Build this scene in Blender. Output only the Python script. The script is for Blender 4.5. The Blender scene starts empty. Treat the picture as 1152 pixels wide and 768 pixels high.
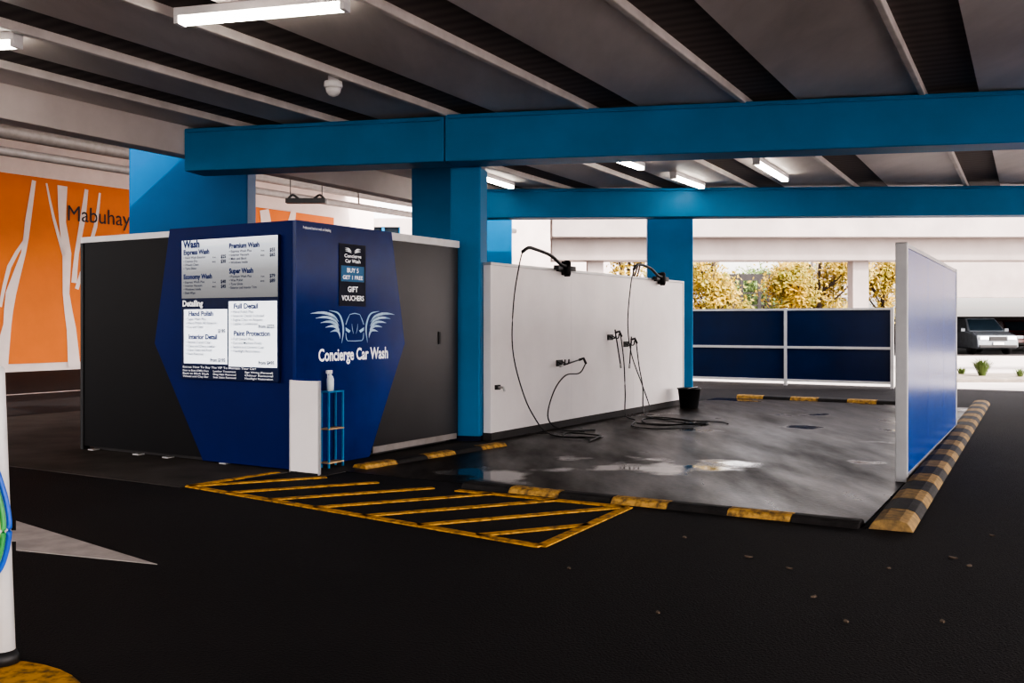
import bpy, bmesh, math, random
from mathutils import Vector, Matrix
random.seed(7)
S = bpy.context.scene
C = S.collection
F = 1113.0; HZ = 364.0; H = 1.5
cos, sin, pi = math.cos, math.sin, math.pi
RB = -math.radians(31.0); RC = -math.radians(27.7); RM = -math.radians(11.9)
def frame(r):
    c, s = cos(r), sin(r)
    return lambda x, y, z=0.0: Vector((c*x - s*y, s*x + c*y, z))
bay = frame(RB); cei = frame(RC)
def ray(px): return (px - 576.0)/F

# ------------------------------------------------------------ materials
def mat(name, col, rough=0.5, metal=0.0, var=0.15, scale=6.0, bump=0.0, bscale=60.0, emit=0.0, coat=0.0, spec=0.5, col2=None, rvar=0.0, stretch=None, lo=0.3, hi=0.7):
    m = bpy.data.materials.new(name); m.use_nodes = True
    nt = m.node_tree; N = nt.nodes; L = nt.links
    b = N['Principled BSDF']
    tc = N.new('ShaderNodeTexCoord')
    src = tc.outputs['Object']
    if stretch:
        mp = N.new('ShaderNodeMapping'); mp.inputs['Scale'].default_value = stretch
        L.new(src, mp.inputs['Vector']); src = mp.outputs['Vector']
    no = N.new('ShaderNodeTexNoise'); no.inputs['Scale'].default_value = scale; no.inputs['Detail'].default_value = 6
    no.inputs['Roughness'].default_value = 0.6
    L.new(src, no.inputs['Vector'])
    rp = N.new('ShaderNodeValToRGB')
    rp.color_ramp.elements[0].position = lo; rp.color_ramp.elements[1].position = hi
    a = col2 if col2 else tuple(c*(1-var) for c in col)
    bb = col if col2 else tuple(min(1, c*(1+var)) for c in col)
    rp.color_ramp.elements[0].color = (*a, 1); rp.color_ramp.elements[1].color = (*bb, 1)
    L.new(no.outputs['Fac'], rp.inputs['Fac'])
    L.new(rp.outputs['Color'], b.inputs['Base Color'])
    b.inputs['Roughness'].default_value = rough; b.inputs['Metallic'].default_value = metal
    b.inputs['Specular IOR Level'].default_value = spec
    if coat: b.inputs['Coat Weight'].default_value = coat; b.inputs['Coat Roughness'].default_value = 0.08
    if rvar:
        mr = N.new('ShaderNodeMapRange'); mr.inputs['To Min'].default_value = max(0, rough-rvar); mr.inputs['To Max'].default_value = rough+rvar
        L.new(no.outputs['Fac'], mr.inputs['Value']); L.new(mr.outputs['Result'], b.inputs['Roughness'])
    if bump:
        n2 = N.new('ShaderNodeTexNoise'); n2.inputs['Scale'].default_value = bscale; n2.inputs['Detail'].default_value = 4
        L.new(src, n2.inputs['Vector'])
        bp = N.new('ShaderNodeBump'); bp.inputs['Strength'].default_value = bump; bp.inputs['Distance'].default_value = 0.02
        L.new(n2.outputs['Fac'], bp.inputs['Height']); L.new(bp.outputs['Normal'], b.inputs['Normal'])
    if emit:
        L.new(rp.outputs['Color'], b.inputs['Emission Color']); b.inputs['Emission Strength'].default_value = emit
    return m

M = {}
M['asphalt'] = mat('asphalt', (0.017,0.0150,0.0160), 0.8, scale=0.8, bump=0.6, bscale=70, rvar=0.12, spec=0.22, col2=(0.0085,0.0075,0.0082))
M['slab'] = mat('old_concrete', (0.06,0.053,0.048), 0.8, var=0.35, scale=1.5, bump=0.25, bscale=50, spec=0.2)
M['paving'] = mat('pale_paving', (0.48,0.44,0.42), 0.85, var=0.12, scale=0.8)
M['blue'] = mat('blue_paint', (0.005,0.175,0.39), 0.5, var=0.10, scale=1.2, bump=0.05, spec=0.3)
M['blueshaded'] = mat('shaded_blue_paint', (0.004,0.105,0.27), 0.5, var=0.10, scale=1.2, bump=0.05, spec=0.25)  # blue paint darkened in its colour to shade the pillar behind the booth
M['plank'] = mat('ceiling_plank', (0.56,0.50,0.48), 0.5, var=0.22, scale=0.7, stretch=(1.5,0.35,1))
M['rib'] = mat('pale_rib', (0.62,0.565,0.545), 0.6, var=0.15, scale=3)
M['fascia'] = mat('pale_concrete', (0.56,0.50,0.48), 0.7, var=0.10, scale=1.2)
M['palecon'] = mat('weathered_concrete', (0.38,0.335,0.32), 0.8, var=0.12, scale=1.0)
M['greycon'] = mat('grey_concrete', (0.30,0.26,0.245), 0.8, var=0.14, scale=0.8)
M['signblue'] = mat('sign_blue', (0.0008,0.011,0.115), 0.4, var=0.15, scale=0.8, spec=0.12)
M['sidelitblue'] = mat('lit_side_sign_blue', (0.001,0.030,0.22), 0.22, scale=0.6, col2=(0.0006,0.010,0.10), spec=0.3)  # sign blue, brightened unevenly to paint in the light on the side face
M['boardblue'] = mat('board_blue', (0.001,0.009,0.060), 0.4, var=0.1, spec=0.2)
M['navy'] = mat('navy_panel', (0.0015,0.007,0.034), 0.25, var=0.2, scale=1.0, spec=0.4)
M['glareblue'] = mat('blue_panel', (0.001,0.040,0.25), 0.22, scale=0.8, spec=0.22, col2=(0.004,0.075,0.36), stretch=(1,1.2,0.05))  # paler upright streaks paint glossy reflections into the blue
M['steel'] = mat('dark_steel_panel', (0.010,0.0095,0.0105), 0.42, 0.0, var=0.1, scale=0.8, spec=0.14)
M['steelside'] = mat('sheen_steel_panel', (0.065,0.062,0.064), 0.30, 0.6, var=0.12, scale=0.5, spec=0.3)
M['alu'] = mat('aluminium', (0.50,0.49,0.49), 0.4, 0.6, var=0.08, scale=4)
M['silverpost'] = mat('silver_post', (0.36,0.36,0.37), 0.4, 0.4, var=0.08, scale=4)
M['white'] = mat('white_panel', (0.84,0.79,0.785), 0.42, var=0.06, scale=1.0)
M['whitepaint'] = mat('white_enamel', (0.76,0.75,0.76), 0.4, var=0.08, scale=4)
M['black'] = mat('black_rubber', (0.012,0.012,0.013), 0.5, var=0.25, scale=12)
M['kyel'] = mat('kerb_yellow', (0.50,0.29,0.075), 0.75, scale=16, col2=(0.13,0.085,0.04), bump=0.15, spec=0.2, lo=0.36, hi=0.6)
M['ktan'] = mat('kerb_faded_tan', (0.36,0.225,0.085), 0.75, scale=14, col2=(0.12,0.09,0.055), bump=0.15, spec=0.2)
M['kblk'] = mat('kerb_black', (0.02,0.018,0.018), 0.7, var=0.5, scale=8, bump=0.2, spec=0.3)
M['line'] = mat('worn_yellow_paint', (0.56,0.29,0.045), 0.75, scale=14, col2=(0.13,0.075,0.025), spec=0.2, lo=0.34, hi=0.55)
M['wline'] = mat('worn_white_paint', (0.48,0.43,0.41), 0.75, scale=5, col2=(0.34,0.305,0.29), spec=0.2)
M['orange'] = mat('mural_orange', (0.62,0.165,0.022), 0.7, var=0.08, scale=0.6)
M['mwhite'] = mat('mural_white', (0.66,0.58,0.55), 0.7, var=0.06, scale=2)
M['ink'] = mat('dark_ink', (0.012,0.010,0.018), 0.6)
M['inkblue'] = mat('blue_ink', (0.004,0.014,0.07), 0.6)
M['headblue'] = mat('heading_blue', (0.004,0.026,0.17), 0.6)
M['lit'] = mat('backlit_white', (0.86,0.90,0.96), 0.35, var=0.04, scale=2, emit=0.9)
M['letter'] = mat('white_lettering', (0.88,0.88,0.90), 0.5, var=0.03, emit=0.3)
M['cyan'] = mat('pale_cyan', (0.36,0.60,0.80), 0.5, var=0.05, emit=0.08)
M['silver'] = mat('silver_print', (0.58,0.72,0.85), 0.4, scale=9, col2=(0.20,0.38,0.58), emit=0.1)
M['poster'] = mat('poster_dark', (0.018,0.020,0.038), 0.5, var=0.2, spec=0.2)
M['postblue'] = mat('poster_blue', (0.012,0.13,0.30), 0.4, var=0.1)
M['tube'] = mat('tube_glow', (1.0,0.92,0.80), 0.4, var=0.01, emit=22.0)
M['bottle'] = mat('bottle_plastic', (0.62,0.68,0.72), 0.3, var=0.05)
M['rackblue'] = mat('rack_blue', (0.02,0.20,0.42), 0.4)
M['shelfwood'] = mat('shelf_board', (0.45,0.30,0.16), 0.6, var=0.2)
M['leafy'] = mat('autumn_leaf', (0.50,0.30,0.035), 0.6, scale=1.4, col2=(0.14,0.16,0.025))
M['leafg'] = mat('green_leaf', (0.10,0.15,0.04), 0.6, scale=1.2, var=0.4)
M['bark'] = mat('bark', (0.04,0.027,0.018), 0.9, var=0.3, scale=8)
M['dryleaf'] = mat('dry_leaf', (0.12,0.085,0.06), 0.8, var=0.3)
M['dark'] = mat('dark_interior', (0.04,0.036,0.036), 0.8)
M['pipe'] = mat('grey_pipe', (0.26,0.235,0.225), 0.5, 0.2)
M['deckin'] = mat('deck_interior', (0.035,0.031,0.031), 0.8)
M['glass'] = mat('dark_glass', (0.02,0.035,0.05), 0.06, var=0.1, coat=0.6)
M['carpaint'] = mat('car_paint', (0.18,0.20,0.225), 0.25, 0.3, coat=0.5)
M['carred'] = mat('dark_red_car_paint', (0.12,0.02,0.02), 0.25, 0.2, coat=0.7)
M['lamp'] = mat('headlamp', (0.85,0.88,0.95), 0.15, emit=0.9)
M['cgreen'] = mat('green_cable', (0.05,0.35,0.10), 0.45)
M['cblue'] = mat('blue_cable', (0.02,0.12,0.6), 0.45)
M['cyel'] = mat('yellow_cable', (0.75,0.5,0.03), 0.45)
M['soil'] = mat('planting_bed', (0.22,0.19,0.16), 0.9, var=0.3, scale=4)

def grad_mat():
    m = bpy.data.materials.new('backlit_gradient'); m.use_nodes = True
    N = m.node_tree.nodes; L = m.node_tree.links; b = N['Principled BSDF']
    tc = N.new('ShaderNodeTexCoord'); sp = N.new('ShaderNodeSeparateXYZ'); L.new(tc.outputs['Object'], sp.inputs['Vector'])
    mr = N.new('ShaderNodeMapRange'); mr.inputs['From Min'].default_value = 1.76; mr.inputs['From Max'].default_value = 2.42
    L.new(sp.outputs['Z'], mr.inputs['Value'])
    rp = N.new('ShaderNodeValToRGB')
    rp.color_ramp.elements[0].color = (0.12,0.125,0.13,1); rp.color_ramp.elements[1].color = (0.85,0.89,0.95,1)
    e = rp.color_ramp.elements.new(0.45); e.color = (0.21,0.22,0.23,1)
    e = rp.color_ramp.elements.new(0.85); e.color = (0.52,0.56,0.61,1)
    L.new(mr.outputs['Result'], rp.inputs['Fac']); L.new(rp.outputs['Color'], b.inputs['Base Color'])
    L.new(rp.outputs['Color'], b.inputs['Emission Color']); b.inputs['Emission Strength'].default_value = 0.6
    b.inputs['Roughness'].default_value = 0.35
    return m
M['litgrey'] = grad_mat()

def brick_mat():
    m = bpy.data.materials.new('ceiling_infill'); m.use_nodes = True
    N = m.node_tree.nodes; L = m.node_tree.links; b = N['Principled BSDF']
    tc = N.new('ShaderNodeTexCoord'); wv = N.new('ShaderNodeTexWave'); wv.wave_type = 'BANDS'; wv.bands_direction = 'Y'
    wv.inputs['Scale'].default_value = 1.6; wv.inputs['Distortion'].default_value = 0.3
    mp = N.new('ShaderNodeMapping'); mp.inputs['Rotation'].default_value = (0,0,-RC)
    L.new(tc.outputs['Object'], mp.inputs['Vector']); L.new(mp.outputs['Vector'], wv.inputs['Vector'])
    rp = N.new('ShaderNodeValToRGB'); rp.color_ramp.elements[0].color = (0.105,0.085,0.08,1); rp.color_ramp.elements[1].color = (0.15,0.122,0.113,1)
    L.new(wv.outputs['Fac'], rp.inputs['Fac']); L.new(rp.outputs['Color'], b.inputs['Base Color'])
    b.inputs['Roughness'].default_value = 0.8
    return m
M['infill'] = brick_mat()

def wet_mat():
    m = bpy.data.materials.new('wet_concrete'); m.use_nodes = True
    N = m.node_tree.nodes; L = m.node_tree.links; b = N['Principled BSDF']
    tc = N.new('ShaderNodeTexCoord')
    mp = N.new('ShaderNodeMapping'); mp.inputs['Rotation'].default_value = (0,0,-RB); mp.inputs['Scale'].default_value = (1.6,0.4,1); mp.inputs['Location'].default_value = (2.3,0.7,0)
    L.new(tc.outputs['Object'], mp.inputs['Vector'])
    n1 = N.new('ShaderNodeTexNoise'); n1.inputs['Scale'].default_value = 0.9; n1.inputs['Detail'].default_value = 6; n1.inputs['Roughness'].default_value = 0.55
    L.new(mp.outputs['Vector'], n1.inputs['Vector'])
    r1 = N.new('ShaderNodeValToRGB'); r1.color_ramp.elements[0].position = 0.32; r1.color_ramp.elements[1].position = 0.66
    L.new(n1.outputs['Fac'], r1.inputs['Fac'])
    n4 = N.new('ShaderNodeTexNoise'); n4.inputs['Scale'].default_value = 0.55; n4.inputs['Detail'].default_value = 5; n4.inputs['Roughness'].default_value = 0.5
    mp4 = N.new('ShaderNodeMapping'); mp4.inputs['Location'].default_value = (5.1,3.3,0); L.new(tc.outputs['Object'], mp4.inputs['Vector']); L.new(mp4.outputs['Vector'], n4.inputs['Vector'])
    r4 = N.new('ShaderNodeValToRGB'); r4.color_ramp.elements[0].position = 0.58; r4.color_ramp.elements[1].position = 0.63
    L.new(n4.outputs['Fac'], r4.inputs['Fac'])
    n2 = N.new('ShaderNodeTexNoise'); n2.inputs['Scale'].default_value = 2.2; n2.inputs['Detail'].default_value = 8; n2.inputs['Roughness'].default_value = 0.62
    L.new(mp.outputs['Vector'], n2.inputs['Vector'])
    r2 = N.new('ShaderNodeValToRGB'); r2.color_ramp.elements[0].color = (0.007,0.0055,0.0048,1); r2.color_ramp.elements[1].color = (0.036,0.0285,0.024,1)
    r2.color_ramp.elements[0].position = 0.36; r2.color_ramp.elements[1].position = 0.66
    L.new(n2.outputs['Fac'], r2.inputs['Fac'])
    L.new(r2.outputs['Color'], b.inputs['Base Color'])
    mr = N.new('ShaderNodeMapRange'); mr.inputs['To Min'].default_value = 0.46; mr.inputs['To Max'].default_value = 0.27
    L.new(r1.outputs['Color'], mr.inputs['Value'])
    mx = N.new('ShaderNodeMix'); mx.data_type = 'FLOAT'; mx.inputs[3].default_value = 0.06
    L.new(r4.outputs['Color'], mx.inputs[0]); L.new(mr.outputs['Result'], mx.inputs[2])
    L.new(mx.outputs[0], b.inputs['Roughness'])
    sx = N.new('ShaderNodeMapRange'); sx.inputs['To Min'].default_value = 0.028; sx.inputs['To Max'].default_value = 0.095
    L.new(r1.outputs['Color'], sx.inputs['Value'])
    m2 = N.new('ShaderNodeMix'); m2.data_type = 'FLOAT'; m2.inputs[3].default_value = 0.28
    L.new(r4.outputs['Color'], m2.inputs[0]); L.new(sx.outputs['Result'], m2.inputs[2]); L.new(m2.outputs[0], b.inputs['Specular IOR Level'])
    n3 = N.new('ShaderNodeTexNoise'); n3.inputs['Scale'].default_value = 30; n3.inputs['Detail'].default_value = 5
    L.new(tc.outputs['Object'], n3.inputs['Vector'])
    bp = N.new('ShaderNodeBump'); bp.inputs['Distance'].default_value = 0.005
    inv = N.new('ShaderNodeMapRange'); inv.inputs['To Min'].default_value = 0.4; inv.inputs['To Max'].default_value = 0.0
    L.new(r4.outputs['Color'], inv.inputs['Value']); L.new(inv.outputs['Result'], bp.inputs['Strength'])
    L.new(n3.outputs['Fac'], bp.inputs['Height']); L.new(bp.outputs['Normal'], b.inputs['Normal'])
    return m
M['wet'] = wet_mat()

# ------------------------------------------------------------ mesh builder
class MB:
    def __init__(s): s.v = []; s.f = []
    def add(s, vs, fs):
        o = len(s.v); s.v += [Vector(v) for v in vs]; s.f += [[i+o for i in f] for f in fs]; return s
    def box(s, x0, x1, y0, y1, z0, z1, fn=None):
        vs = [(x,y,z) for z in (z0,z1) for y in (y0,y1) for x in (x0,x1)]
        if fn: vs = [fn(*v) for v in vs]
        return s.add(vs, [(0,2,3,1),(4,5,7,6),(0,1,5,4),(2,6,7,3),(0,4,6,2),(1,3,7,5)])
    def prism(s, pts, lo, hi, mp):
        n = len(pts)
        vs = [mp(u,v,lo) for u,v in pts] + [mp(u,v,hi) for u,v in pts]
        return s.add(vs, [list(range(n))[::-1], list(range(n,2*n))] + [(i,(i+1)%n,n+(i+1)%n,n+i) for i in range(n)])
    def tube(s, pts, r, n=8):
        pts = [Vector(p) for p in pts]; rings = []
        up = Vector((0,0,1)); m = len(pts)
        for i, p in enumerate(pts):
            t = (pts[min(i+1,m-1)] - pts[max(i-1,0)]).normalized()
            a = t.cross(up)
            if a.length < 0.05: a = t.cross(Vector((1,0,0)))
            a.normalize(); b = a.cross(t).normalized()
            rr = r[i] if isinstance(r,(list,tuple)) else r
            rings.append([p + (a*cos(2*pi*k/n) + b*sin(2*pi*k/n))*rr for k in range(n)])
        vs = [v for q in rings for v in q]; fs = []
        for i in range(m-1):
            for k in range(n):
                fs.append((i*n+k, i*n+(k+1)%n, (i+1)*n+(k+1)%n, (i+1)*n+k))
        fs.append(list(range(n))[::-1]); fs.append([(m-1)*n+k for k in range(n)])
        return s.add(vs, fs)
    def lathe(s, prof, c=(0,0,0), n=20):
        c = Vector(c); vs = []; m = len(prof)
        for r, z in prof:
            for k in range(n): vs.append(c + Vector((r*cos(2*pi*k/n), r*sin(2*pi*k/n), z)))
        fs = [(i*n+k, i*n+(k+1)%n, (i+1)*n+(k+1)%n, (i+1)*n+k) for i in range(m-1) for k in range(n)]
        fs += [list(range(n))[::-1], [(m-1)*n+k for k in range(n)]]
        return s.add(vs, fs)
    def build(s, name, m, parent=None, bevel=0.0, smooth=False, recalc=True):
        me = bpy.data.meshes.new(name); me.from_pydata([tuple(v) for v in s.v], [], s.f)
        if recalc:
            bm = bmesh.new(); bm.from_mesh(me); bmesh.ops.recalc_face_normals(bm, faces=bm.faces); bm.to_mesh(me); bm.free()
        me.materials.append(M[m] if isinstance(m,str) else m)
        if smooth:
            for p in me.polygons: p.use_smooth = len(p.vertices) <= 4
        o = bpy.data.objects.new(name, me); C.objects.link(o)
        if parent: o.parent = parent
        if bevel:
            b = o.modifiers.new('bevel','BEVEL'); b.width = bevel; b.segments = 2; b.limit_method = 'ANGLE'
        return o
def tag(o, label, cat, group=None):
    o['label'] = label; o['category'] = cat
    if group: o['group'] = group
    return o
def thing(name, label, cat, loc=(0,0,0), rz=0.0, group=None):
    o = bpy.data.objects.new(name, None); C.objects.link(o)
    o.location = loc; o.rotation_euler = (0,0,rz); o.empty_display_size = 0.2
    return tag(o, label, cat, group)
def struct(o): o['kind'] = 'structure'; return o
def smooth(pts, n=8):
    p = [Vector(q) for q in pts]; p = [p[0]*2-p[1]] + p + [p[-1]*2-p[-2]]; out = []
    for i in range(1, len(p)-2):
        for k in range(n):
            t = k/n; a,b,c,d = p[i-1],p[i],p[i+1],p[i+2]
            out.append(0.5*((2*b)+(c-a)*t+(2*a-5*b+4*c-d)*t*t+(3*b-a-3*c+d)*t**3))
    out.append(p[-2]); return out
def txt(mb, s, u, v, h, mp, align='L', width=None, bold=0.0, depth=0.0):
    cu = bpy.data.curves.new('t','FONT'); cu.body = s; cu.size = 1.0; cu.resolution_u = 3; cu.offset = bold
    ob = bpy.data.objects.new('t', cu); C.objects.link(ob)
    dg = bpy.context.evaluated_depsgraph_get()
    me = bpy.data.meshes.new_from_object(ob.evaluated_get(dg))
    xs = [q.co.x for q in me.vertices]
    if xs:
        x0, x1 = min(xs), max(xs); sy = h/0.72; sx = sy
        if width: sx = width/max(1e-6, x1-x0)
        w = (x1-x0)*sx
        off = {'L':0, 'C':-w/2, 'R':-w}[align]
        mb.add([mp(u+off+(q.co.x-x0)*sx, v+q.co.y*sy, depth) for q in me.vertices], [list(p.vertices) for p in me.polygons])
    bpy.data.objects.remove(ob); bpy.data.curves.remove(cu); bpy.data.meshes.remove(me)
def strip(mb, pts, ws, mp, d=0.0, n=6):
    c = smooth([Vector((p[0],p[1],0)) for p in pts], n); m = len(c); vs = []
    for i, p in enumerate(c):
        t = (c[min(i+1,m-1)] - c[max(i-1,0)]).normalized(); q = Vector((-t.y,t.x,0))
        f = i/(m-1)*(len(ws)-1); k = min(int(f), len(ws)-2); w = ws[k]+(ws[k+1]-ws[k])*(f-k)
        a = p+q*w/2; b = p-q*w/2
        vs += [mp(a.x,a.y,d), mp(b.x,b.y,d)]
    mb.add(vs, [(2*i,2*i+1,2*i+3,2*i+2) for i in range(m-1)])

XY = lambda u,v,w: Vector((u,v,w))
BAYP = lambda u,v,w: bay(u,v,w)
CEIP = lambda u,v,w: cei(u,v,w)

# ------------------------------------------------------------ setting
struct(MB().box(-70,70,-60,90,-0.2,0).build('floor','asphalt'))
struct(MB().prism([(-7.05,7.42),(-6.6,7.42),(-6.6,10.6),(-6.9,10.6),(-6.9,14),(-15.1,14),(-15.1,6.2),(-7.28,6.2)],0.0,0.006,BAYP).build('floor','slab'))
struct(MB().prism([(-6.75,7.72),(-1.55,7.72),(-1.98,19.3),(-6.75,19.3)],0.0,0.005,BAYP).build('floor','wet'))
struct(MB().prism([(-60,24.7),(40,24.7),(40,95),(-60,95)],0.0,0.008,BAYP).build('floor','paving'))
struct(MB().box(-50,50,-50,-5.5,0,0.006).build('floor','paving'))  # unseen pale paving added behind the camera to bounce sunlight under the ceiling
struct(MB().box(16,60,-5.5,20,0,0.006).build('floor','paving'))

CL = [-9.2,-7.93,-6.42,-4.74,-2.98,-1.10,0.80,2.7,4.6,6.5]
send = lambda c: (19.35+0.4648*c)/0.8854
mb = MB()
ps = [(-9.85, -9.2)] + [(CL[i]+0.58, CL[i+1]) for i in range(len(CL)-1)] + [(7.08, 9.0)]
for a, b in ps:
    mb.prism([(a,-6),(b,-6),(b,send(b)),(a,send(a))], 4.10, 4.40, CEIP)
struct(mb.build('ceiling','plank'))
mb = MB().prism([(-9.85,-6),(9.0,-6),(9.0,send(9)),(-9.85,send(-9.85))], 4.15, 4.85, CEIP)
struct(mb.build('ceiling','infill'))
for i, c in enumerate(CL):
    b = MB().prism([(c-0.02,-6),(c+0.045,-6),(c+0.045,send(c)),(c-0.02,send(c))], 4.065, 4.18, CEIP)
    struct(b.build('trim_%d' % (i+1),'rib',bevel=0.01))
nt_ = len(CL)+1
struct(MB().prism([(-10.12,-6),(-9.85,-6),(-9.85,send(-9.85)),(-10.12,send(-9.85))],3.72,4.95,CEIP).build('trim_%d' % nt_,'fascia',bevel=0.01))
struct(MB().box(-2.2,17.5,19.32,19.55,4.0,4.9).build('trim_%d' % (nt_+1),'fascia',bevel=0.01))
struct(MB().prism([(-29.2,-6),(-11,-6),(-11.0,12),(-12.6,20),(-14,34),(-29.2,34)],7.2,7.6,BAYP).build('ceiling','fascia'))
struct(MB().box(-29.35,-29.1,2,36,0,7.2,BAYP).build('wall_left','mwhite'))
# back wall with window opening
wb = MB(); Y0, Y1 = 46.0, 46.3
def rel(px, d): return ray(px)*d
wx = [(-8.4,-5.2)]
cur = -18.0
for a, b in wx:
    wb.box(cur,a,Y0,Y1,0,6.4); wb.box(a,b,Y0,Y1,0,4.2); wb.box(a,b,Y0,Y1,6.0,6.4); cur = b
wb.box(cur,8.5,Y0,Y1,0,6.4)
struct(wb.build('wall_back','fascia'))
for i,(a,b) in enumerate(wx):
    w = thing('window_%d' % (i+1),'tall blue framed window in the pale wall behind','window',(0,0,0)); struct(w)
    MB().box(a,b,Y0+0.12,Y0+0.16,4.2,6.0).build('pane','glass',w)
    f = MB()
    for k in range(5):
        x = a+(b-a)*k/4; f.box(max(a,x-0.06),min(b,x+0.06),Y0+0.02,Y0+0.11,4.2,6.0)
    f.box(a,b,Y0+0.02,Y0+0.11,5.0,5.1)
    f.build('window_frame','blue',w)

# ------------------------------------------------------------ beams and pillars
def beam(name, label, p, length, rz, z0, z1, dep):
    t = thing(name, label, 'beam', (p[0],p[1],z0), rz)
    MB().box(0,length,0,dep,0,z1-z0).build('girder','blue',t,bevel=0.015)
    MB().tube([(0.05,-0.02,z1-z0-0.05),(length-0.05,-0.02,z1-z0-0.05)],0.012).build('conduit','blue',t)
    return t
beam('beam','long deep blue painted beam crossing in front of the wash bay',(-0.83,12.2),13.0,-math.atan(0.2),3.5,4.08,0.5)
bl = math.hypot(3.47,0.78)
beam('beam','short blue painted beam above the price board booth',(-4.3,12.98),bl-0.01,-math.atan(0.78/3.47),3.5,4.06,0.48)
beam('beam','far blue painted beam over the back of the wash bay',(-1.9,18.75),16.0,-math.atan(0.05),3.5,4.04,0.45)
def pillar(label, x, y, w, dep, rz, top, m_='blue'):
    t = thing('pillar', label, 'pillar', (x,y,0), rz)
    MB().box(-w/2,w/2,0,dep,0,top).build('shaft',m_,t,bevel=0.02)
    MB().box(-w/2-0.006,w/2+0.006,-0.006,dep+0.006,0,0.07).build('base_band','navy',t)
    return t
pillar('slim blue pillar between the booth and the white hose wall',-0.60,12.62,0.40,0.42,-math.atan(0.2),3.5)
pillar('wide blue blade pillar behind the booth, beside the orange mural',(rel(143,14.6)+rel(280,14.6))/2,14.6,1.75,0.5,0.0,4.5,'blueshaded')
pillar('blue pillar standing close behind the slim pillar, left of it',(rel(463,15.8)+rel(514,15.8))/2,15.8,0.72,0.45,0.0,4.1)
pillar('pale lit blue pillar beyond the white wall, right of the slim pillar',(rel(543,20.8)+rel(576,20.8))/2,20.8,0.62,0.45,0.0,4.2)
pillar('blue pillar behind the far end of the white hose wall',(rel(728,20.2)+rel(780,20.2))/2,20.2,0.92,0.6,-0.1,4.3)

# ------------------------------------------------------------ booth
k = thing('booth','blue and dark grey car wash booth with illuminated price board','booth',bay(-7.07,7.5),RB)
MB().box(-3.38,-0.02,0.02,2.88,0.05,2.46).build('body','steel',k)
FR = lambda u,v,w: Vector((u,-w,v))
SD = lambda u,v,w: Vector((w,u,v))
p = MB().prism([(-3.40,0.05),(-3.40,2.46),(-1.84,2.46),(-2.09,1.28),(-1.31,0.05)],-0.02,0.02,FR).build('grey_panel','steel',k); p['label']='near black front panel'
p = MB().prism([(1.50,2.46),(2.90,2.46),(2.90,0.08),(1.13,0.08),(1.76,1.27)],-0.02,0.02,SD).build('grey_panel','steelside',k); p['label']='grey side panel with a metallic sheen'
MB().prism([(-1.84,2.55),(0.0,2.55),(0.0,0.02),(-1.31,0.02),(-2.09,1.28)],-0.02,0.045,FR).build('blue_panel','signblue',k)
MB().prism([(-0.045,2.55),(1.51,2.55),(1.76,1.27),(1.11,0.02),(-0.045,0.02)],0.0,0.045,SD).build('blue_panel','sidelitblue',k)
MB().box(-3.43,-1.86,-0.03,0.12,2.46,2.53).build('cap_rail','whitepaint',k,bevel=0.006)
MB().box(-0.12,0.03,1.53,2.93,2.46,2.55).build('cap_rail','whitepaint',k,bevel=0.006)
MB().box(-3.43,-3.38,-0.03,0.06,0.0,2.46).build('corner_post','black',k)
MB().box(-3.3,-0.1,0.06,2.8,0.0,0.05).build('plinth','dark',k)
MB().box(0.02,0.03,1.20,2.86,0.05,0.12).build('skirting','pipe',k)
MB().box(-0.01,0.03,2.47,2.51,1.25,1.40).build('door_latch','black',k)
for x in (-3.2,-2.4,-1.9,-1.0): MB().box(x-0.05,x+0.05,-0.06,0.03,0,0.02).build('foot_plate','alu',k)
# price board
pb = MB().box(-1.60,-0.165,-0.085,-0.045,0.90,2.41).build('price_board','boardblue',k,bevel=0.004)
FP = lambda d: (lambda u,v,w: Vector((u,-d,v)))
def quad(mb,u0,u1,v0,v1,mp,lo,hi): mb.prism([(u0,v0),(u1,v0),(u1,v1),(u0,v1)],lo,hi,mp)
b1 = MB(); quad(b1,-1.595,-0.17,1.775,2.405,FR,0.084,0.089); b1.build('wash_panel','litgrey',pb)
b2 = MB(); quad(b2,-1.56,-0.895,1.07,1.655,FR,0.084,0.089); b2.build('detailing_panel','lit',pb)
b2 = MB(); quad(b2,-0.87,-0.18,1.05,1.735,FR,0.084,0.092); b2.build('detailing_panel','lit',pb)
T = MB(); TH = MB(); mp = FP(0.094)
txt(TH,'Wash',-1.57,2.325,0.078,mp,bold=0.045)
def block(x, z, head, items, w, prices, hw=0.40):
    txt(TH,head,x,z,0.052,mp,bold=0.04,width=hw)
    for i, it in enumerate(items):
        txt(T,'• '+it,x,z-0.046-0.039*i,0.026,mp,bold=0.008,width=min(0.40,0.018*len(it)+0.02))
    for i, pr in enumerate(prices):
        txt(T,pr[0],x+w-0.15,z-0.05-0.05*i,0.018,mp,align='R',bold=0.01); txt(T,pr[1],x+w,z-0.055-0.05*i,0.036,mp,align='R',bold=0.03)
block(-1.56,2.25,'Express Wash',['Hand Wash Exterior','Chamois Dry','Wheels Clean','Tyre Shine'],0.65,[('from','$25'),('4WD','$30')],0.40)
block(-1.56,1.985,'Economy Wash',['Express Wash Plus','Interior Vacuum','Windows Inside','Dash Wipe'],0.65,[('from','$40'),('4WD','$45')],0.44)
block(-0.86,2.295,'Premium Wash',['Express Wash Plus','Interior Vacuum','Mats and Boot','Windows Inside'],0.66,[('from','$55'),('4WD','$65')],0.44)
block(-0.86,2.03,'Super Wash',['Premium Wash Plus','Wax Polish','Tyre Gloss','Exterior and Interior Trim'],0.66,[('from','$79'),('4WD','$89')],0.35)
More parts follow.
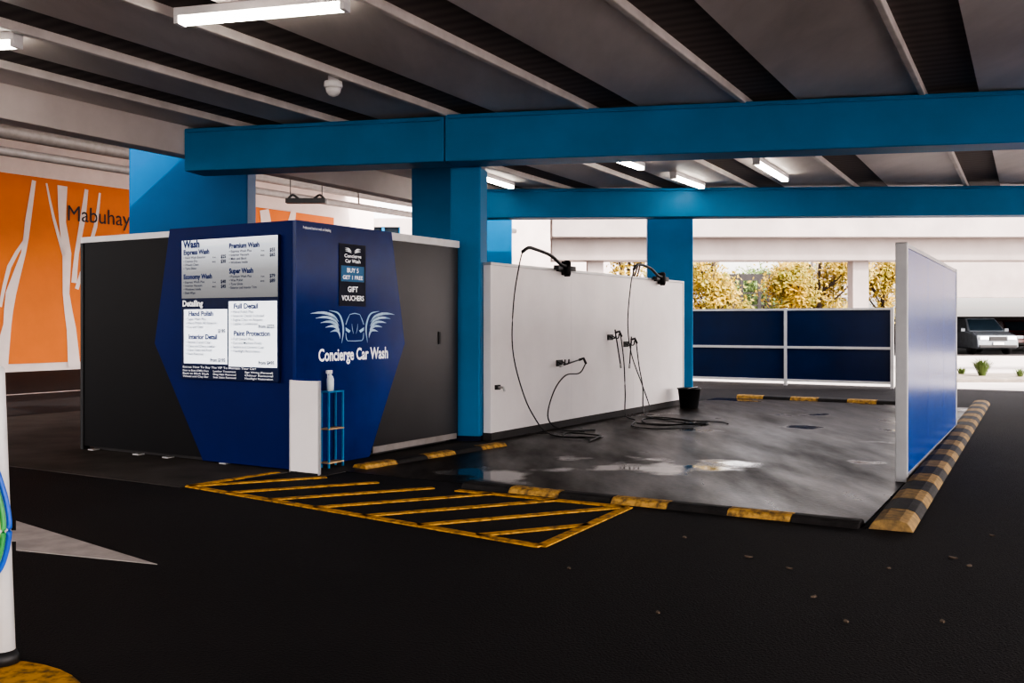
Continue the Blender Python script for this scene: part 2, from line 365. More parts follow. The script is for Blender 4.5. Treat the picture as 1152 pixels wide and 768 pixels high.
def dblock(x, z, head, hw, items, price, px_, pz):
    txt(TH,head,x+0.04,z,0.052,mp,bold=0.04,width=hw)
    for i,s_ in enumerate(items): txt(T,'• '+s_,x,z-0.048-0.042*i,0.028,mp,bold=0.008,width=0.019*len(s_)+0.02)
    txt(T,price,px_,pz,0.038,mp,align='R',bold=0.03)
dblock(-1.52,1.585,'Hand Polish',0.38,['Super Wash Plus','Hand Polish All Exterior','Cut and Clean'],'$195',-0.92,1.405)
dblock(-1.52,1.335,'Interior Detail',0.44,['Vacuum Carpet Clean','Clean and Dress Leather','Clean Seats and Roof','Stain Removal'],'from $195',-0.92,1.095)
dblock(-0.83,1.660,'Full Detail',0.35,['Hand Polish Plus','Interior Detail Included','Engine Clean on Request','Leather Conditioned'],'from $325',-0.21,1.455)
dblock(-0.83,1.375,'Paint Protection',0.52,['Full Detail Plus','Cut and Machine Polish','Sealant and Ceramic Coat','Headlight Restoration'],'from $495',-0.21,1.08)
T.build('menu_lettering','inkblue',pb,recalc=False); TH.build('heading_lettering','headblue',pb,recalc=False)
T = MB()
txt(T,'Detailing',-1.575,1.690,0.064,mp,bold=0.04)
txt(T,'Extras: How To Buy The VIP To Maintain Your Car!',-1.57,1.022,0.022,mp,width=1.1,bold=0.01)
for r_,row in enumerate([['Door to Boot (OMS) Clean','Leather Treatment','Sign Wiring (Removal)'],['Back to Black Dash','Dog Hair Removal','Odour Removal'],['Wheel and Clay Bar','Seat Stain Removal','Headlight Restoration']]):
    for c_,s_ in enumerate(row): txt(T,s_,-1.57+0.47*c_,0.985-0.032*r_,0.020,mp,width=[0.40,0.34,0.40][c_],bold=0.01)
T.build('board_lettering','letter',pb,recalc=False)
# voucher poster
po = MB(); quad(po,0.60,1.04,1.69,2.36,SD,0.044,0.052); po = po.build('voucher_poster','poster',k)
pq = MB(); quad(pq,0.63,1.01,1.955,2.125,SD,0.052,0.054); pq.build('voucher_band','postblue',po)
SP = lambda d: (lambda u,v,w: Vector((d,u,v)))
T = MB(); mp = SP(0.056)
txt(T,'Concierge',0.82,2.215,0.038,mp,align='C',bold=0.02,width=0.28); txt(T,'Car Wash',0.82,2.16,0.038,mp,align='C',bold=0.02,width=0.25)
txt(T,'BUY 5',0.82,2.055,0.048,mp,align='C',bold=0.012,width=0.19); txt(T,'GET 1 FREE',0.82,1.98,0.042,mp,align='C',bold=0.012,width=0.33)
txt(T,'GIFT',0.82,1.845,0.060,mp,align='C',bold=0.02); txt(T,'VOUCHERS',0.82,1.75,0.056,mp,align='C',width=0.37,bold=0.02)
for sgn in (-1,1):
    for q in range(3): strip(T,[(0.82+sgn*0.13,2.315-0.015*q),(0.82+sgn*0.07,2.31-0.015*q),(0.82+sgn*0.025,2.285-0.01*q)],[0.001,0.012,0.002],mp)
T.build('poster_lettering','letter',po,recalc=False)
# wing emblem: low wide wings either side of a car front
mp = SP(0.049)
cy = 0.86
for sgn in (-1,1):
    T = MB()
    for q in range(5):
        strip(T,[(cy+sgn*(0.70-0.075*q),1.605-0.048*q),(cy+sgn*(0.58-0.062*q),1.615-0.047*q),(cy+sgn*(0.46-0.045*q),1.610-0.047*q),(cy+sgn*(0.34-0.022*q),1.580-0.048*q),(cy+sgn*(0.265-0.006*q),1.52-0.045*q)],[0.003,0.022,0.030,0.026,0.003],mp)
    T.build('wing_emblem','silver',k,recalc=False)
    T2 = MB()
    strip(T2,[(cy+sgn*0.42,1.640),(cy+sgn*0.28,1.615),(cy+sgn*0.215,1.54),(cy+sgn*0.19,1.43),(cy+sgn*0.215,1.29)],[0.003,0.018,0.026,0.026,0.003],mp)
    # windscreen pillar, bonnet line, angular headlight, lower bumper edge
    strip(T2,[(cy+sgn*0.085,1.60),(cy+sgn*0.125,1.54),(cy+sgn*0.150,1.49)],[0.006,0.012,0.010],mp)
    strip(T2,[(cy+sgn*0.050,1.50),(cy+sgn*0.040,1.44),(cy+sgn*0.022,1.39)],[0.003,0.009,0.003],mp)
    n_ = [(0.070,1.425),(0.155,1.462),(0.150,1.425),(0.095,1.400)]
    T2.add([mp(cy+sgn*u,v,0) for u,v in n_],[(0,1,2,3)])
    strip(T2,[(cy+sgn*0.15,1.40),(cy+sgn*0.14,1.34),(cy+sgn*0.12,1.315)],[0.006,0.012,0.006],mp)
    T2.build('car_front_emblem','cyan',k,recalc=False)
T2 = MB(); strip(T2,[(cy-0.085,1.60),(cy,1.612),(cy+0.085,1.60)],[0.006,0.010,0.006],mp); strip(T2,[(cy-0.12,1.315),(cy,1.312),(cy+0.12,1.315)],[0.006,0.008,0.006],mp)
T2.build('car_front_emblem','cyan',k,recalc=False)
T = MB(); txt(T,'Concierge Car Wash',0.86,1.11,0.13,mp,align='C',width=1.16,bold=0.025); T.build('name_lettering','letter',k,recalc=False)
T = MB(); txt(T,'Professional hand car wash and detailing',0.05,2.47,0.03,mp,width=0.42); T.build('small_lettering','letter',k,recalc=False)

# white board, rack, bottle
t = thing('display_board','white upright board standing at the booth corner','board',bay(-6.87,7.415),RB)
MB().box(-0.19,0.19,-0.015,0.015,0.015,0.93).build('panel','white',t,bevel=0.004)
for x in (-0.195,0.185): MB().box(x,x+0.01,-0.018,0.018,0.0,0.935).build('edge_trim','alu',t)
for x in (-0.17,0.11): MB().box(x,x+0.06,-0.02,0.02,0,0.016).build('foot','black',t)
t = thing('shelf_rack','narrow blue rack with thin shelves against the booth side','rack',bay(-6.94,7.90),RB)
for x in (-0.05,0.05):
    for y in (-0.11,0.11): MB().box(x-0.009,x+0.009,y-0.009,y+0.009,0.006,0.80).build('post','rackblue',t)
for z in (0.05,0.40,0.785): MB().box(-0.06,0.06,-0.12,0.12,z,z+0.016).build('shelf','shelfwood' if z<0.7 else 'rackblue',t)
t = thing('spray_bottle','clear spray bottle on top of the blue rack','bottle',bay(-6.94,7.87,0.801),RB)
MB().lathe([(0.034,0),(0.038,0.01),(0.038,0.12),(0.028,0.15),(0.014,0.165),(0.014,0.18)]).build('body','bottle',t,smooth=True)
MB().box(-0.015,0.015,-0.055,0.02,0.178,0.215).box(-0.006,0.006,-0.045,-0.035,0.14,0.18).build('trigger_head','whitepaint',t,bevel=0.004)

# ------------------------------------------------------------ white hose wall
t = thing('partition_wall','white panelled wall carrying the wash hoses','partition',bay(-6.81,10.7),RB)
L_ = 6.7
for i in range(3):
    MB().box(-0.05,0.06,L_*i/3+0.002,L_*(i+1)/3-0.002,0.10,2.25).build('panel','white',t,bevel=0.003)
MB().box(-0.055,0.075,0,L_,0.0,0.10).build('base_rail','dark',t)
MB().box(-0.06,0.07,0,L_,2.25,2.29).build('top_rail','alu',t,bevel=0.006)
MB().box(-0.06,0.068,L_,L_+0.05,0.0,2.29).build('end_post','alu',t)
WX = -6.75
def boom(label, pts, mount, hose):
    t = thing('wash_boom', label, 'hose boom', bay(WX,mount[0],mount[1]))
    o = t.location
    B = lambda q: bay(*q)-o
    bb = MB()
    fn = lambda x,y,z: bay(WX+x,mount[0]+y,mount[1]+z)-o
    bb.box(0.0,0.05,-0.18,0.10,-0.03,0.04,fn); bb.box(0.02,0.10,-0.05,0.05,-0.08,0.12,fn)
    bb.box(0.02,0.13,0.06,0.20,-0.02,0.05,fn)
    bb.box(0.03,0.11,-0.30,-0.16,-0.01,0.05,fn)
    bb.build('bracket','black',t,bevel=0.004)
    MB().lathe([(0.04,-0.10),(0.055,-0.06),(0.055,0.10),(0.035,0.13)],fn(0.09,0,0)).build('swivel','steel',t,smooth=True)
    MB().tube([B(q) for q in smooth(pts,6)],0.024).build('arm','black',t,smooth=True)
    MB().tube([B(q) for q in smooth(hose,8)],0.009,6).build('hose','black',t,smooth=True)
    return t
def coil(cx, cy, rx, ry, turns, z=0.02):
    return [(cx+rx*(0.75+0.25*sin(3*a))*cos(a), cy+ry*(0.8+0.2*cos(2*a))*sin(a), z+0.004*i%0.02) for i,a in enumerate([2*pi*j/10 for j in range(int(10*turns))])]
boom('black swing boom and hose at the near end of the white wall',
     [(-6.66,12.63,2.33),(-6.64,12.45,2.33),(-6.62,12.3,2.36),(-6.60,12.0,2.45),(-6.56,11.5,2.50),(-6.54,11.3,2.50),(-6.54,11.15,2.44)],(12.63,2.28),
     [(-6.54,11.15,2.44),(-6.55,11.08,2.25),(-6.60,11.03,1.8),(-6.62,11.03,1.2),(-6.60,11.2,0.7),(-6.5,11.35,0.3),(-6.3,11.5,0.03)]+coil(-5.95,11.6,0.30,0.35,2.2)+[(-5.6,11.2,0.02)])
boom('black swing boom and hose at the far end of the white wall',
     [(-6.66,16.2,2.32),(-6.64,16.0,2.32),(-6.62,15.8,2.36),(-6.60,15.5,2.44),(-6.56,14.95,2.47),(-6.54,14.7,2.38)],(16.2,2.27),
     [(-6.54,14.7,2.38),(-6.56,14.62,2.1),(-6.60,14.6,1.5),(-6.60,14.75,1.0),(-6.5,14.95,0.5),(-6.35,14.9,0.15),(-6.2,14.5,0.03)]+coil(-5.6,13.9,0.60,0.6,4.3)+[(-5.0,14.4,0.02),(-4.8,14.2,0.02)])
# wall hooks with lances
def hook(label, y, z):
    t = thing('lance_hook', label, 'hook', bay(WX,y,z), RB)
    MB().box(0,0.015,-0.09,0.09,-0.04,0.05).build('back_plate','black',t)
    for yy in (-0.06,0.06): MB().tube(smooth([(0.01,yy,0.03),(0.08,yy,-0.01),(0.12,yy,0.0),(0.13,yy,0.06)],4),0.010,6).build('prong','black',t)
    return t
hook('black double hook midway along the white wall, left of another hook',14.25,1.28)
hook('black double hook midway along the white wall, farther from the booth',14.85,1.16)
hook('black double hook nearer the booth, on the white wall',12.55,0.93)
def lance(label, p, tilt, hosepts, wl=0.55):
    t = thing('spray_lance', label, 'spray gun', bay(*p), RB)
    d = Vector((0,sin(tilt),-cos(tilt)))
    MB().tube([d*-0.05,d*wl],0.011).build('wand','black',t,smooth=True)
    MB().tube([(0,0,0),Vector((0.02,0.10,0.02)),Vector((0.03,0.16,-0.06))],0.018).build('handle','black',t,smooth=True)
    MB().tube([d*(wl-0.03),d*(wl+0.05)],0.018).build('nozzle','alu',t,smooth=True)
    o = t.location
    inv = Matrix.Rotation(-RB,3,'Z')
    MB().tube([inv @ (bay(*q)-o) for q in smooth(hosepts,8)],0.010,6).build('hose','black',t,smooth=True)
lance('black spray lance hanging steep on the midway hook',(-6.63,14.20,1.36),0.35,[(-6.61,14.36,1.30),(-6.6,14.45,0.9),(-6.6,14.5,0.4),(-6.5,14.3,0.06),(-6.2,14.0,0.02),(-5.9,13.2,0.02),(-5.5,13.0,0.02),(-5.0,13.3,0.02)])
lance('black spray lance hanging beside the steep one, farther from the booth',(-6.63,14.80,1.24),-0.15,[(-6.61,14.96,1.18),(-6.6,15.05,0.8),(-6.6,15.2,0.45),(-6.55,15.1,0.12),(-6.3,14.7,0.02),(-5.9,14.6,0.02),(-5.3,14.2,0.02),(-5.5,13.5,0.02),(-6.0,13.6,0.02)],0.42)
lance('black spray lance lying almost level on the hook near the booth',(-6.63,12.95,0.97),-1.45,[(-6.60,13.1,0.91),(-6.6,12.9,0.78),(-6.62,12.5,0.76),(-6.62,12.15,0.55),(-6.6,11.95,0.2),(-6.45,12.1,0.03),(-6.1,12.4,0.02)])
t = thing('wall_tap','small black tap low on the white wall beside the pillar','tap',bay(WX,10.85,0.68),RB)
MB().box(0,0.03,-0.05,0.05,-0.03,0.03).build('mount','black',t); MB().tube([(0.02,0,0),(0.1,0,0),(0.12,0,-0.05)],0.015).build('spout','alu',t)
t = thing('bucket','black plastic tub at the far end of the white wall','bucket',bay(-6.38,16.75,0.005),RB)
MB().lathe([(0.15,0),(0.16,0.01),(0.20,0.33),(0.215,0.33),(0.215,0.35),(0.19,0.35),(0.15,0.03)],n=24).build('tub','black',t,smooth=True)
MB().tube(smooth([(0,-0.205,0.33),(0.09,-0.17,0.36),(0.13,0,0.37),(0.09,0.17,0.36),(0,0.205,0.33)],5),0.006,6).build('handle','alu',t)

# ------------------------------------------------------------ right partition
p0 = bay(-1.66,9.9); p1 = bay(-1.86,15.2); dv = p1-p0; rz = math.atan2(dv.y,dv.x)-pi/2; Lr = dv.length
t = thing('partition_wall','glossy blue partition panel beside the striped kerb','partition',p0,rz)
for i in range(3):
    a = 0.06+(Lr-0.12)*i/3; b = 0.06+(Lr-0.12)*(i+1)/3
    MB().box(-0.045,0.045,a+0.003,b-0.003,0.08,2.22).build('panel','glareblue',t,bevel=0.004)
MB().box(-0.055,0.055,0,0.06,0,2.27).build('end_post','silverpost',t,bevel=0.01)
MB().box(-0.055,0.055,Lr-0.06,Lr,0,2.27).build('end_post','silverpost',t,bevel=0.01)
MB().box(-0.05,0.05,0.06,Lr-0.06,2.22,2.26).build('top_rail','silverpost',t)
MB().box(-0.05,0.05,0.06,Lr-0.06,0.02,0.08).build('bottom_rail','silverpost',t)

# ------------------------------------------------------------ rear fence
t = thing('fence','dark blue panel fence with silver rails behind the wash bay','fence',bay(-9.3,24.1),RB)
fx = [0.0,2.60,5.06]
for x in fx: MB().box(x-0.035,x+0.035,-0.035,0.035,0,1.88).build('post','alu',t)
for i in range(2):
    for z0,z1 in ((0.16,0.90),(0.96,1.82)):
        MB().box(fx[i]+0.035,fx[i+1]-0.035,-0.012,0.012,z0,z1).build('panel','navy',t)
for z in (0.10,0.90,1.82): MB().box(fx[0],fx[-1],-0.028,0.028,z,z+0.06 if z<1.8 else z+0.05).build('rail','alu',t)

# ------------------------------------------------------------ kerbs
def kerb(label, a, b, n, w, h, first=0, ymat='kyel'):
    A = bay(*a); B = bay(*b); d = B-A; L = d.length
    t = thing('kerb', label, 'kerb', A, math.atan2(d.y,d.x))
    prof = [(-w/2,0),(-w/2+0.02,h*0.45),(-w*0.36,h*0.78),(-w*0.18,h),(w*0.18,h),(w*0.36,h*0.78),(w/2-0.02,h*0.45),(w/2,0)]
    for i in range(n):
        x0, x1 = L*i/n+0.002, L*(i+1)/n-0.002
        y = (i+first)%2 == 0
        MB().prism(prof,x0,x1,lambda u,v,ww: Vector((ww,u,v))).build('yellow_block' if y else 'black_block',ymat if y else 'kblk',t,bevel=0.006)
kerb('striped rubber kerb across the front of the wet bay',(-5.05,7.60),(-1.55,7.60),7,0.22,0.05,1)
kerb('long striped kerb running beside the glossy blue partition',(-1.34,7.55),(-2.00,20.3),25,0.31,0.08,0,'ktan')
kerb('striped kerb along the side of the booth',(-6.62,7.95),(-6.38,10.35),5,0.22,0.05,0)
kerb('striped kerb across the back of the wet bay',(-6.4,19.55),(-2.6,19.45),7,0.24,0.07,0)

# ------------------------------------------------------------ floor markings
A,B_,C_,D_ = [Vector((*q,0)) for q in ((-7.25,6.28),(-3.26,5.80),(-3.34,7.40),(-7.15,7.32))]
mb = MB()
def ln(a,b,w):
    d = (b-a).normalized(); q = Vector((-d.y,d.x,0))*w/2
    mb.prism([((a+q).x,(a+q).y),((b+q).x,(b+q).y),((b-q).x,(b-q).y),((a-q).x,(a-q).y)],0.0,0.010,BAYP)
ln(A,B_,0.08); ln(B_,C_,0.08); ln(C_,Vector((-5.0,7.36,0)),0.08); ln(D_,A,0.08)
dd = Vector((1.0,1.44,0)).normalized()
for i in range(-2,7):
    a = A.lerp(B_,0.0)+Vector((0.62*i,0,0))
    pts = []
    q = [A,B_,C_,D_]
    for j in range(4):
        e0,e1 = q[j],q[(j+1)%4]; e = e1-e0
        den = dd.x*e.y-dd.y*e.x
        if abs(den) < 1e-6: continue
        r_ = e0-a; tt = (r_.x*e.y-r_.y*e.x)/den; uu = (r_.x*dd.y-r_.y*dd.x)/den
        if 0 <= uu <= 1: pts.append(tt)
    if len(pts) >= 2 and max(pts)-min(pts) > 0.3: ln(a+dd*min(pts),a+dd*max(pts),0.08)
tag(mb.build('hatched_marking','line'),'worn yellow hatched no parking marking in front of the booth','floor marking')
def g(px,py):
    d = H*F/(py-HZ); return (ray(px)*d, d)
mb = MB().prism([g(18,586),g(177,635),g(18,619)],0,0.004,XY)
q0,q1 = g(18,597),g(18,609); mb.prism([q0,q1,(q1[0]-1.6,q1[1]+0.35),(q0[0]-1.6,q0[1]+0.35)],0,0.004,XY)
tag(mb.build('road_arrow','wline'),'white painted direction arrow on the dark asphalt','floor marking')
tag(MB().prism([(-19.9,4),(-19.72,4),(-19.72,30),(-19.9,30)],0,0.004,BAYP).build('lane_line','wline'),'white lane line on the road in front of the orange mural','floor marking')

# post at lower left with cables
cx, cyy = -2.235, 4.36
tag(MB().prism([(-2.37+0.70*cos(a),3.72+0.70*sin(a)) for a in [2*pi*i/40 for i in range(40)]],0,0.004,XY).build('painted_island','line'),'yellow paint on the floor around the near white post','floor marking')
t = thing('post','slim white post with a dark foot cut by the left edge','post',(cx,cyy,0.004)); t.rotation_euler = (0,-math.radians(2.2),0)
MB().lathe([(0.045,0.06),(0.045,1.28),(0.040,1.305),(0.015,1.31)],n=24).build('shaft','whitepaint',t,smooth=True)
MB().lathe([(0.06,0.002),(0.06,0.03),(0.048,0.06)],n=24).build('foot','black',t,smooth=True)
MB().tube([(-0.04,-0.03,1.02),(-0.05,-0.20,1.02),(-0.05,-0.22,1.05)],0.010,8).build('hook','black',t)
for nm,m_,off,lab in (('cable','cblue',0.0,'blue looped cable hanging beside the near white post'),('cable','cgreen',0.032,'green looped cable hanging beside the near white post'),('cable','cyel',0.064,'yellow looped cable hanging beside the near white post')):
    yy = cyy-0.08-off; c_ = cx+0.045
    pts = [(c_-0.13,yy,1.035),(c_-0.06-off*0.3,yy,0.92),(c_+0.0-off*0.3,yy,0.74),(c_+0.015-off*0.3,yy,0.60),(c_-0.015-off*0.3,yy,0.46+off*0.3),(c_-0.08,yy,0.40+off),(c_-0.17+off*0.3,yy,0.5),(c_-0.20+off*0.3,yy,0.8),(c_-0.135,yy,1.035)]
    tag(MB().tube(smooth(pts,8),0.012,8).build(nm,m_,smooth=True),lab,'cable')

# ------------------------------------------------------------ ceiling lights
def light(label, a, b, z, big=1.0):
    A = Vector((*a,z)); B = Vector((*b,z)); d = B-A; L = d.length
    t = thing('tube_light', label, 'light fitting', A, math.atan2(d.y,d.x), None)
    MB().box(0,L,-0.06*big,0.06*big,0.0,4.10-z).build('housing','whitepaint',t,bevel=0.005)
    MB().box(0.04,L-0.04,-0.052*big,0.052*big,-0.05*big,0.0).build('diffuser','tube',t,bevel=0.012)
    for x in (0.0,L-0.04): MB().box(x,x+0.04,-0.055*big,0.055*big,-0.055*big,0.0).build('end_cap','whitepaint',t)
light('large glowing tube light at the top of the photo, nearest the camera',(-2.77,8.2),(-1.30,7.81),4.03,1.1)
light('glowing tube light at the left edge, under the near ceiling',(-5.9,9.15),(-4.42,8.86),4.03,1.1)
light('small glowing tube light under the ceiling beside the slim pillar',(-0.52,17.0),(0.0,18.2),4.03)
light('glowing tube light left of centre between the two long beams',(2.75,16.9),(3.50,18.2),4.03)
light('glowing tube light right of centre between the two long beams',(3.80,15.4),(4.78,17.3),4.03)
light('glowing tube light half hidden behind the deep front beam',(1.5,14.95),(2.1,16.0),4.03)
t = thing('security_camera','small white dome camera under the near ceiling','camera',(rel(375,10.4),10.4,4.10)); t.scale = (1.25,1.25,1.05)
MB().lathe([(0.045,0),(0.045,-0.05),(0.075,-0.055),(0.08,-0.10),(0.07,-0.12)],n=20).build('housing','whitepaint',t,smooth=True)
MB().lathe([(0.065,-0.12),(0.06,-0.16),(0.04,-0.19),(0.01,-0.205)],n=20).build('dome','whitepaint',t,smooth=True)

# ------------------------------------------------------------ mural
t = thing('mural','orange wall mural with white tree trunks and dark lettering','mural',bay(-29.1,20),RB)
MB().box(0,0.03,-16,13.2,0.25,6.15).build('orange_field','orange',t)
def wp(px,py):
    a = ray(px); d = -29.07/(0.857167*a-0.515038)
    return ((0.515038*a+0.857167)*d-20, H+(HZ-py)/F*d)
MW = lambda u,v,w: Vector((0.045,u,v))
for pts,ws in ((((38,203),(31,250),(26,285),(12,330),(8,365),(3,392),(0,414)),(0.14,0.20,0.16,0.34,0.26,0.42,0.5)),
               (((70,209),(70,250),(75,285),(74,330),(80,370),(83,412)),(0.36,0.25,0.32,0.24,0.34,0.45)),
               (((97,213),(93,245),(86,285),(83,318)),(0.14,0.2,0.16,0.2)),
               (((112,217),(107,255),(95,295),(86,325)),(0.08,0.14,0.12,0.14)),
               (((52,206),(60,245),(72,288)),(0.06,0.10,0.12)),
               (((0,345),(10,300),(28,270)),(0.10,0.14,0.1)),
               (((297,236),(300,258),(302,300)),(0.5,0.6,0.8)),
               (((330,238),(326,262),(325,300)),(0.3,0.5,0.8))):
    T = MB(); strip(T,[wp(*q) for q in pts],ws,MW,n=2)
    T.build('tree_trunk','mwhite',t,recalc=False)
T = MB(); u0,v0 = wp(76,246); u1,v1 = wp(146,254)
txt(T,'Mabuhay',u0,v0-0.05,0.52,lambda u,v,w: Vector((0.055,u,v)),width=u1-u0); T.build('lettering','ink',t,recalc=False)
for z,r_,x,lab in ((5.15,0.10,-20.0,'lower grey service pipe crossing before the orange mural'),(5.65,0.16,-20.4,'thick grey service pipe above the thinner pipe near the mural'),(6.5,0.06,-21,'thin upper service pipe high before the orange mural')):
    t = thing('service_pipe',lab,'pipe',bay(x,0,z),RB)
    MB().tube([(0,-4,0),(0,33.5,0)],r_,12).build('pipe','pipe',t,smooth=True)
    for y in range(0,34,6): MB().box(-0.02,0.02,y-0.02,y+0.02,r_*0.9,7.2-z).build('hanger','pipe',t)
t = thing('hanging_luminaire','dark light fitting hung high behind the booth','light fitting',(-5.2,25,4.6))
MB().box(-0.5,0.5,-0.12,0.12,-0.06,0.06).build('housing','black',t)
for s_ in (-1,1): MB().tube(smooth([(s_*0.5,0,0),(s_*0.35,0,0.15),(s_*0.2,0,0.06)],4),0.03).build('cable','black',t)
for x in (-0.4,0.4): MB().tube([(x,0,0.05),(x,0,2.6)],0.012).build('rod','black',t)

# ------------------------------------------------------------ beyond the bay
t = thing('overpass','grey concrete beam on columns beyond the dark blue fence','structure',(0,30,0))
MB().box(1.2,30,0,0.9,3.42,4.10).build('beam','greycon',t,bevel=0.02)
MB().box(1.2,30,-0.35,1.2,4.10,4.75).build('parapet','palecon',t,bevel=0.02)
for x in (2.55,10.65,19.2): MB().box(x-0.24,x+0.24,0.2,0.7,0.008,3.42).build('column','greycon',t)
t = thing('parking_deck','pale parking deck with a dark interior at far right','building',(0,46,0))
MB().box(14,52,0,0.4,2.72,4.64).build('parapet','greycon',t)
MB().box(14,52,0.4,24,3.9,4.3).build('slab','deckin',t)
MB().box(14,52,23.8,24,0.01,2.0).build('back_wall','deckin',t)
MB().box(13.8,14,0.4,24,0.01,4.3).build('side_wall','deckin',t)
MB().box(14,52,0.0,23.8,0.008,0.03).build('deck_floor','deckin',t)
for x in (15.5,20.2,26.2,32): MB().box(x-0.2,x+0.2,0.5,0.9,0.03,3.9).build('column','pipe',t)
for y in (2.5,6.5,10.5,14.5,18.5): MB().box(14,52,y,y+0.3,3.5,3.9).build('joist','dark',t)

def tree(label, x, y, h, r, n, leaf, group=None):
    t = thing('tree', label, 'tree', (x,y,0.008))
    MB().tube(smooth([(0,0,0),(0.05,0.03,h*0.25),(-0.04,0,h*0.5),(0.03,0,h*0.85)],5),[0.13]*6+[0.10]*5+[0.06]*5,8).build('trunk','bark',t,smooth=True)
    br = MB(); cl = []
    for i in range(14):
        a = random.uniform(0,2*pi); z0 = h*random.uniform(0.25,0.6); rr = r*random.uniform(0.5,0.95)
        e = Vector((rr*cos(a),rr*sin(a),z0+h*random.uniform(0.1,0.35)))
        br.tube(smooth([(0,0,z0),e*0.5+Vector((0,0,z0*0.45)),e],4),0.035,5); cl.append(e)
    br.build('branches','bark',t)
    cl += [Vector((random.uniform(-r,r)*0.6,random.uniform(-r,r)*0.6,h*random.uniform(0.35,0.95))) for _ in range(8)]
    lf = MB()
    for i in range(n):
        c = random.choice(cl)+Vector((random.gauss(0,r*0.2),random.gauss(0,r*0.2),random.gauss(0,h*0.05)))
        if c.z < h*0.22: continue
        s_ = random.uniform(0.05,0.11)
        a = Vector((random.gauss(0,1),random.gauss(0,1),random.gauss(0,1))).normalized(); b = a.orthogonal().normalized()
        lf.add([c-a*s_,c+b*s_*0.6,c+a*s_,c-b*s_*0.6],[(0,1,2,3)])
    lf.build('foliage',leaf,t,recalc=False)
tree('small yellow autumn tree just right of the far blue pillar',rel(802,37),37,4.6,1.2,4200,'leafy')
tree('broad yellow autumn tree centred above the dark blue fence',rel(922,37),37,4.8,1.9,8000,'leafy')
tree('yellow green tree beside the pale concrete column',rel(994,41),41,4.8,0.9,3200,'leafy')
tree('dark green tree at the back between the yellow trees',rel(858,44.5),44.5,4.6,1.9,6000,'leafg')
tree('loose yellow tree showing over the top of the white hose wall',rel(708,36),36,5.2,0.9,1800,'leafy')
t = thing('pergola','dark steel pergola frame among the autumn trees','pergola',(rel(848,40),40,0.008))
for x in (-1.6,-0.5,0.6,1.7):
    for y in (0,1.5): MB().box(x-0.06,x+0.06,y-0.06,y+0.06,0,3.5).build('post','dark',t)
for y in (0,1.5): MB().box(-1.8,1.9,y-0.05,y+0.05,3.3,3.5).build('beam','dark',t)
for z in (2.2,2.7): MB().box(-1.6,1.7,-0.03,0.03,z,z+0.06).build('rail','dark',t)

# planting bed and grass
tag(MB().prism([(11.2,25.2),(18,25.2),(18,28.2),(12.6,28.2)],0.0,0.10,XY).build('planting_bed','soil',bevel=0.02),'low planting bed on the pale paving at far right','planting bed')
def tuft(x,y,h,n,label):
    mb = MB()
    for i in range(n):
        a = random.uniform(0,2*pi); l = h*random.uniform(0.7,1.1); sp = random.uniform(0.1,0.95)
        d = Vector((cos(a),sin(a),0)); q = Vector((-sin(a),cos(a),0))*0.012
        b = d*random.uniform(0,0.08); m = b+d*l*sp*0.45+Vector((0,0,l*0.65)); e = b+d*l*sp+Vector((0,0,l*(1.0-0.35*sp)))
        mb.add([b-q,b+q,m+q,m-q,e],[(0,1,2,3),(3,2,4)])
    o = mb.build('grass_plant','leafg',recalc=False); o.location = (x,y,0.10); tag(o,label,'plant')
tuft(rel(1105,26.6),26.6,0.52,190,'spiky green grass plant in the bed below the distant car')
tuft(rel(1082,27.5),27.5,0.22,60,'smaller grass plant beside the blue partition end')
tuft(rel(1147,26.2),26.2,0.25,60,'low grass plant at the right edge of the photo')

# cars
def frustum(y0,y1,yt0,yt1,z0,z1,w0,w1):
    return MB().add([(-w0,y0,z0),(w0,y0,z0),(w0,y1,z0),(-w0,y1,z0),(-w1,yt0,z1),(w1,yt0,z1),(w1,yt1,z1),(-w1,yt1,z1)],[(3,2,1,0),(4,5,6,7),(0,1,5,4),(1,2,6,5),(2,3,7,6),(3,0,4,7)])
def make_car(label, x, y, paint, sc):
    t = thing('car',label,'car',(x,y,0.03)); t.scale = (sc,sc,sc)
    W = 0.92
    prof = [(0,0.32),(0.02,0.62),(0.10,0.86),(0.9,1.02),(1.2,1.05),(4.3,1.08),(4.45,0.9),(4.45,0.35),(4.2,0.25),(0.15,0.25)]
    MB().prism(prof,-W,W,lambda u,v,w: Vector((w,u,v))).build('body',paint,t,bevel=0.06)
    frustum(1.05,4.35,1.75,4.0,1.03,1.66,0.86,0.68).build('cabin',paint,t,bevel=0.05)
    MB().add([(-0.76,1.06,1.09),(0.76,1.06,1.09),(0.63,1.66,1.59),(-0.63,1.66,1.59)],[(0,1,2,3)]).build('windscreen','glass',t)
    for s_ in (-1,1):
        MB().box(s_*0.62-0.2,s_*0.62+0.2,-0.03,0.06,0.66,0.82).build('headlight','lamp',t,bevel=0.02)
        MB().box(s_*1.0-0.1,s_*1.0+0.1,1.25,1.35,1.02,1.18).build('mirror',paint,t,bevel=0.02)
        for y in (0.85,3.55):
            o = MB().lathe([(0.2,-0.11),(0.33,-0.10),(0.34,0),(0.33,0.10),(0.2,0.11)],n=20).build('wheel','black',t,smooth=True)
            o.rotation_euler = (0,pi/2,0); o.location = (s_*0.80,y,0.34)
    MB().box(-0.38,0.38,-0.03,0.03,0.62,0.80).build('grille','black',t); MB().box(-0.85,0.85,-0.04,0.1,0.30,0.44).build('bumper','black',t,bevel=0.02)
    MB().box(-0.24,0.24,-0.06,-0.03,0.44,0.56).build('number_plate','whitepaint',t)
make_car('grey car facing out under the far parking deck',rel(1123,47.0),47.0,'carpaint',1.06)
make_car('dark red car deeper in the parking deck, cut by the photo edge',rel(1160,54),54,'carred',1.0)

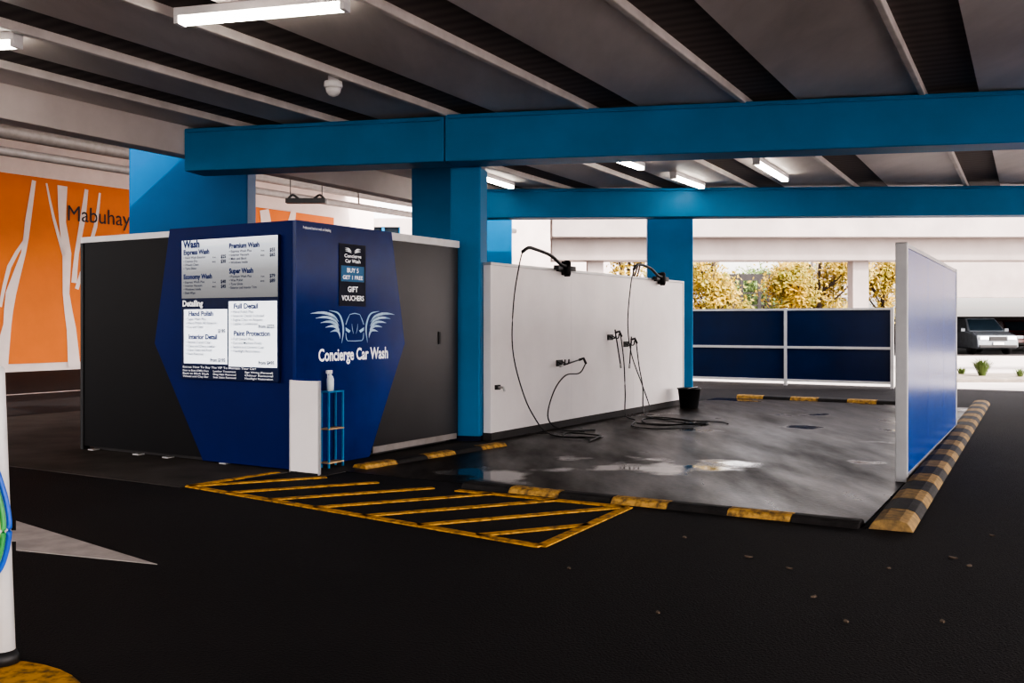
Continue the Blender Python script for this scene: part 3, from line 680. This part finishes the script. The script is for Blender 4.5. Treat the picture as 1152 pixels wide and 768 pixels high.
# fallen leaves
for i,(px,py) in enumerate([(842,627),(915,672),(1072,628),(1090,637),(1116,603),(1000,640),(770,605),(888,640),(740,690),(952,700),(1060,700),(640,640)]):
    x,y = g(px,py); a = random.uniform(0,6); f_ = random.uniform(0.4,0.7)
    mb = MB(); q = [(0.05,0),(0.02,0.022),(-0.025,0.025),(-0.05,0),(-0.02,-0.02),(0.02,-0.022)]
    mb.prism(q,0.0,0.006,lambda u,v,w: Vector((f_*(u*cos(a)-v*sin(a)),f_*(u*sin(a)+v*cos(a)),w+abs(u)*0.10)))
    o = mb.build('fallen_leaf','dryleaf'); o.location = (x,y,0.001)
    tag(o,'dry brown leaf lying loose on the dark asphalt','leaf','dry leaves on the asphalt')

# ------------------------------------------------------------ light
w = bpy.data.worlds.new('world'); S.world = w; w.use_nodes = True
N = w.node_tree.nodes; L = w.node_tree.links
sky = N.new('ShaderNodeTexSky'); sky.sky_type = 'NISHITA'; sky.sun_disc = False; sky.sun_elevation = math.radians(42); sky.sun_rotation = math.radians(130); sky.dust_density = 3.0
hs = N.new('ShaderNodeHueSaturation'); hs.inputs['Saturation'].default_value = 0.2
L.new(sky.outputs['Color'], hs.inputs['Color'])
mx = N.new('ShaderNodeMixRGB'); mx.blend_type = 'MULTIPLY'; mx.inputs['Fac'].default_value = 1.0; mx.inputs['Color2'].default_value = (1.0,0.92,0.89,1)
L.new(hs.outputs['Color'], mx.inputs['Color1'])
bg = N['Background']; bg.inputs['Strength'].default_value = 0.95
L.new(mx.outputs['Color'], bg.inputs['Color'])
su = bpy.data.lights.new('sun','SUN'); su.energy = 5.5; su.angle = 0.01; su.color = (1.0,0.93,0.86)
so = bpy.data.objects.new('sun', su); C.objects.link(so)
so.rotation_euler = (-Vector((0.55,-0.5,0.75))).to_track_quat('-Z','Y').to_euler()
cam = bpy.data.cameras.new('camera'); co = bpy.data.objects.new('camera', cam); C.objects.link(co)
co.location = (0,0,H); co.rotation_euler = (pi/2,0,0)
cam.sensor_width = 36; cam.lens = F/1152*36; cam.shift_y = -20/1152; cam.clip_end = 400
S.camera = co
try:
    S.view_settings.look = 'AgX - High Contrast'
except Exception: pass
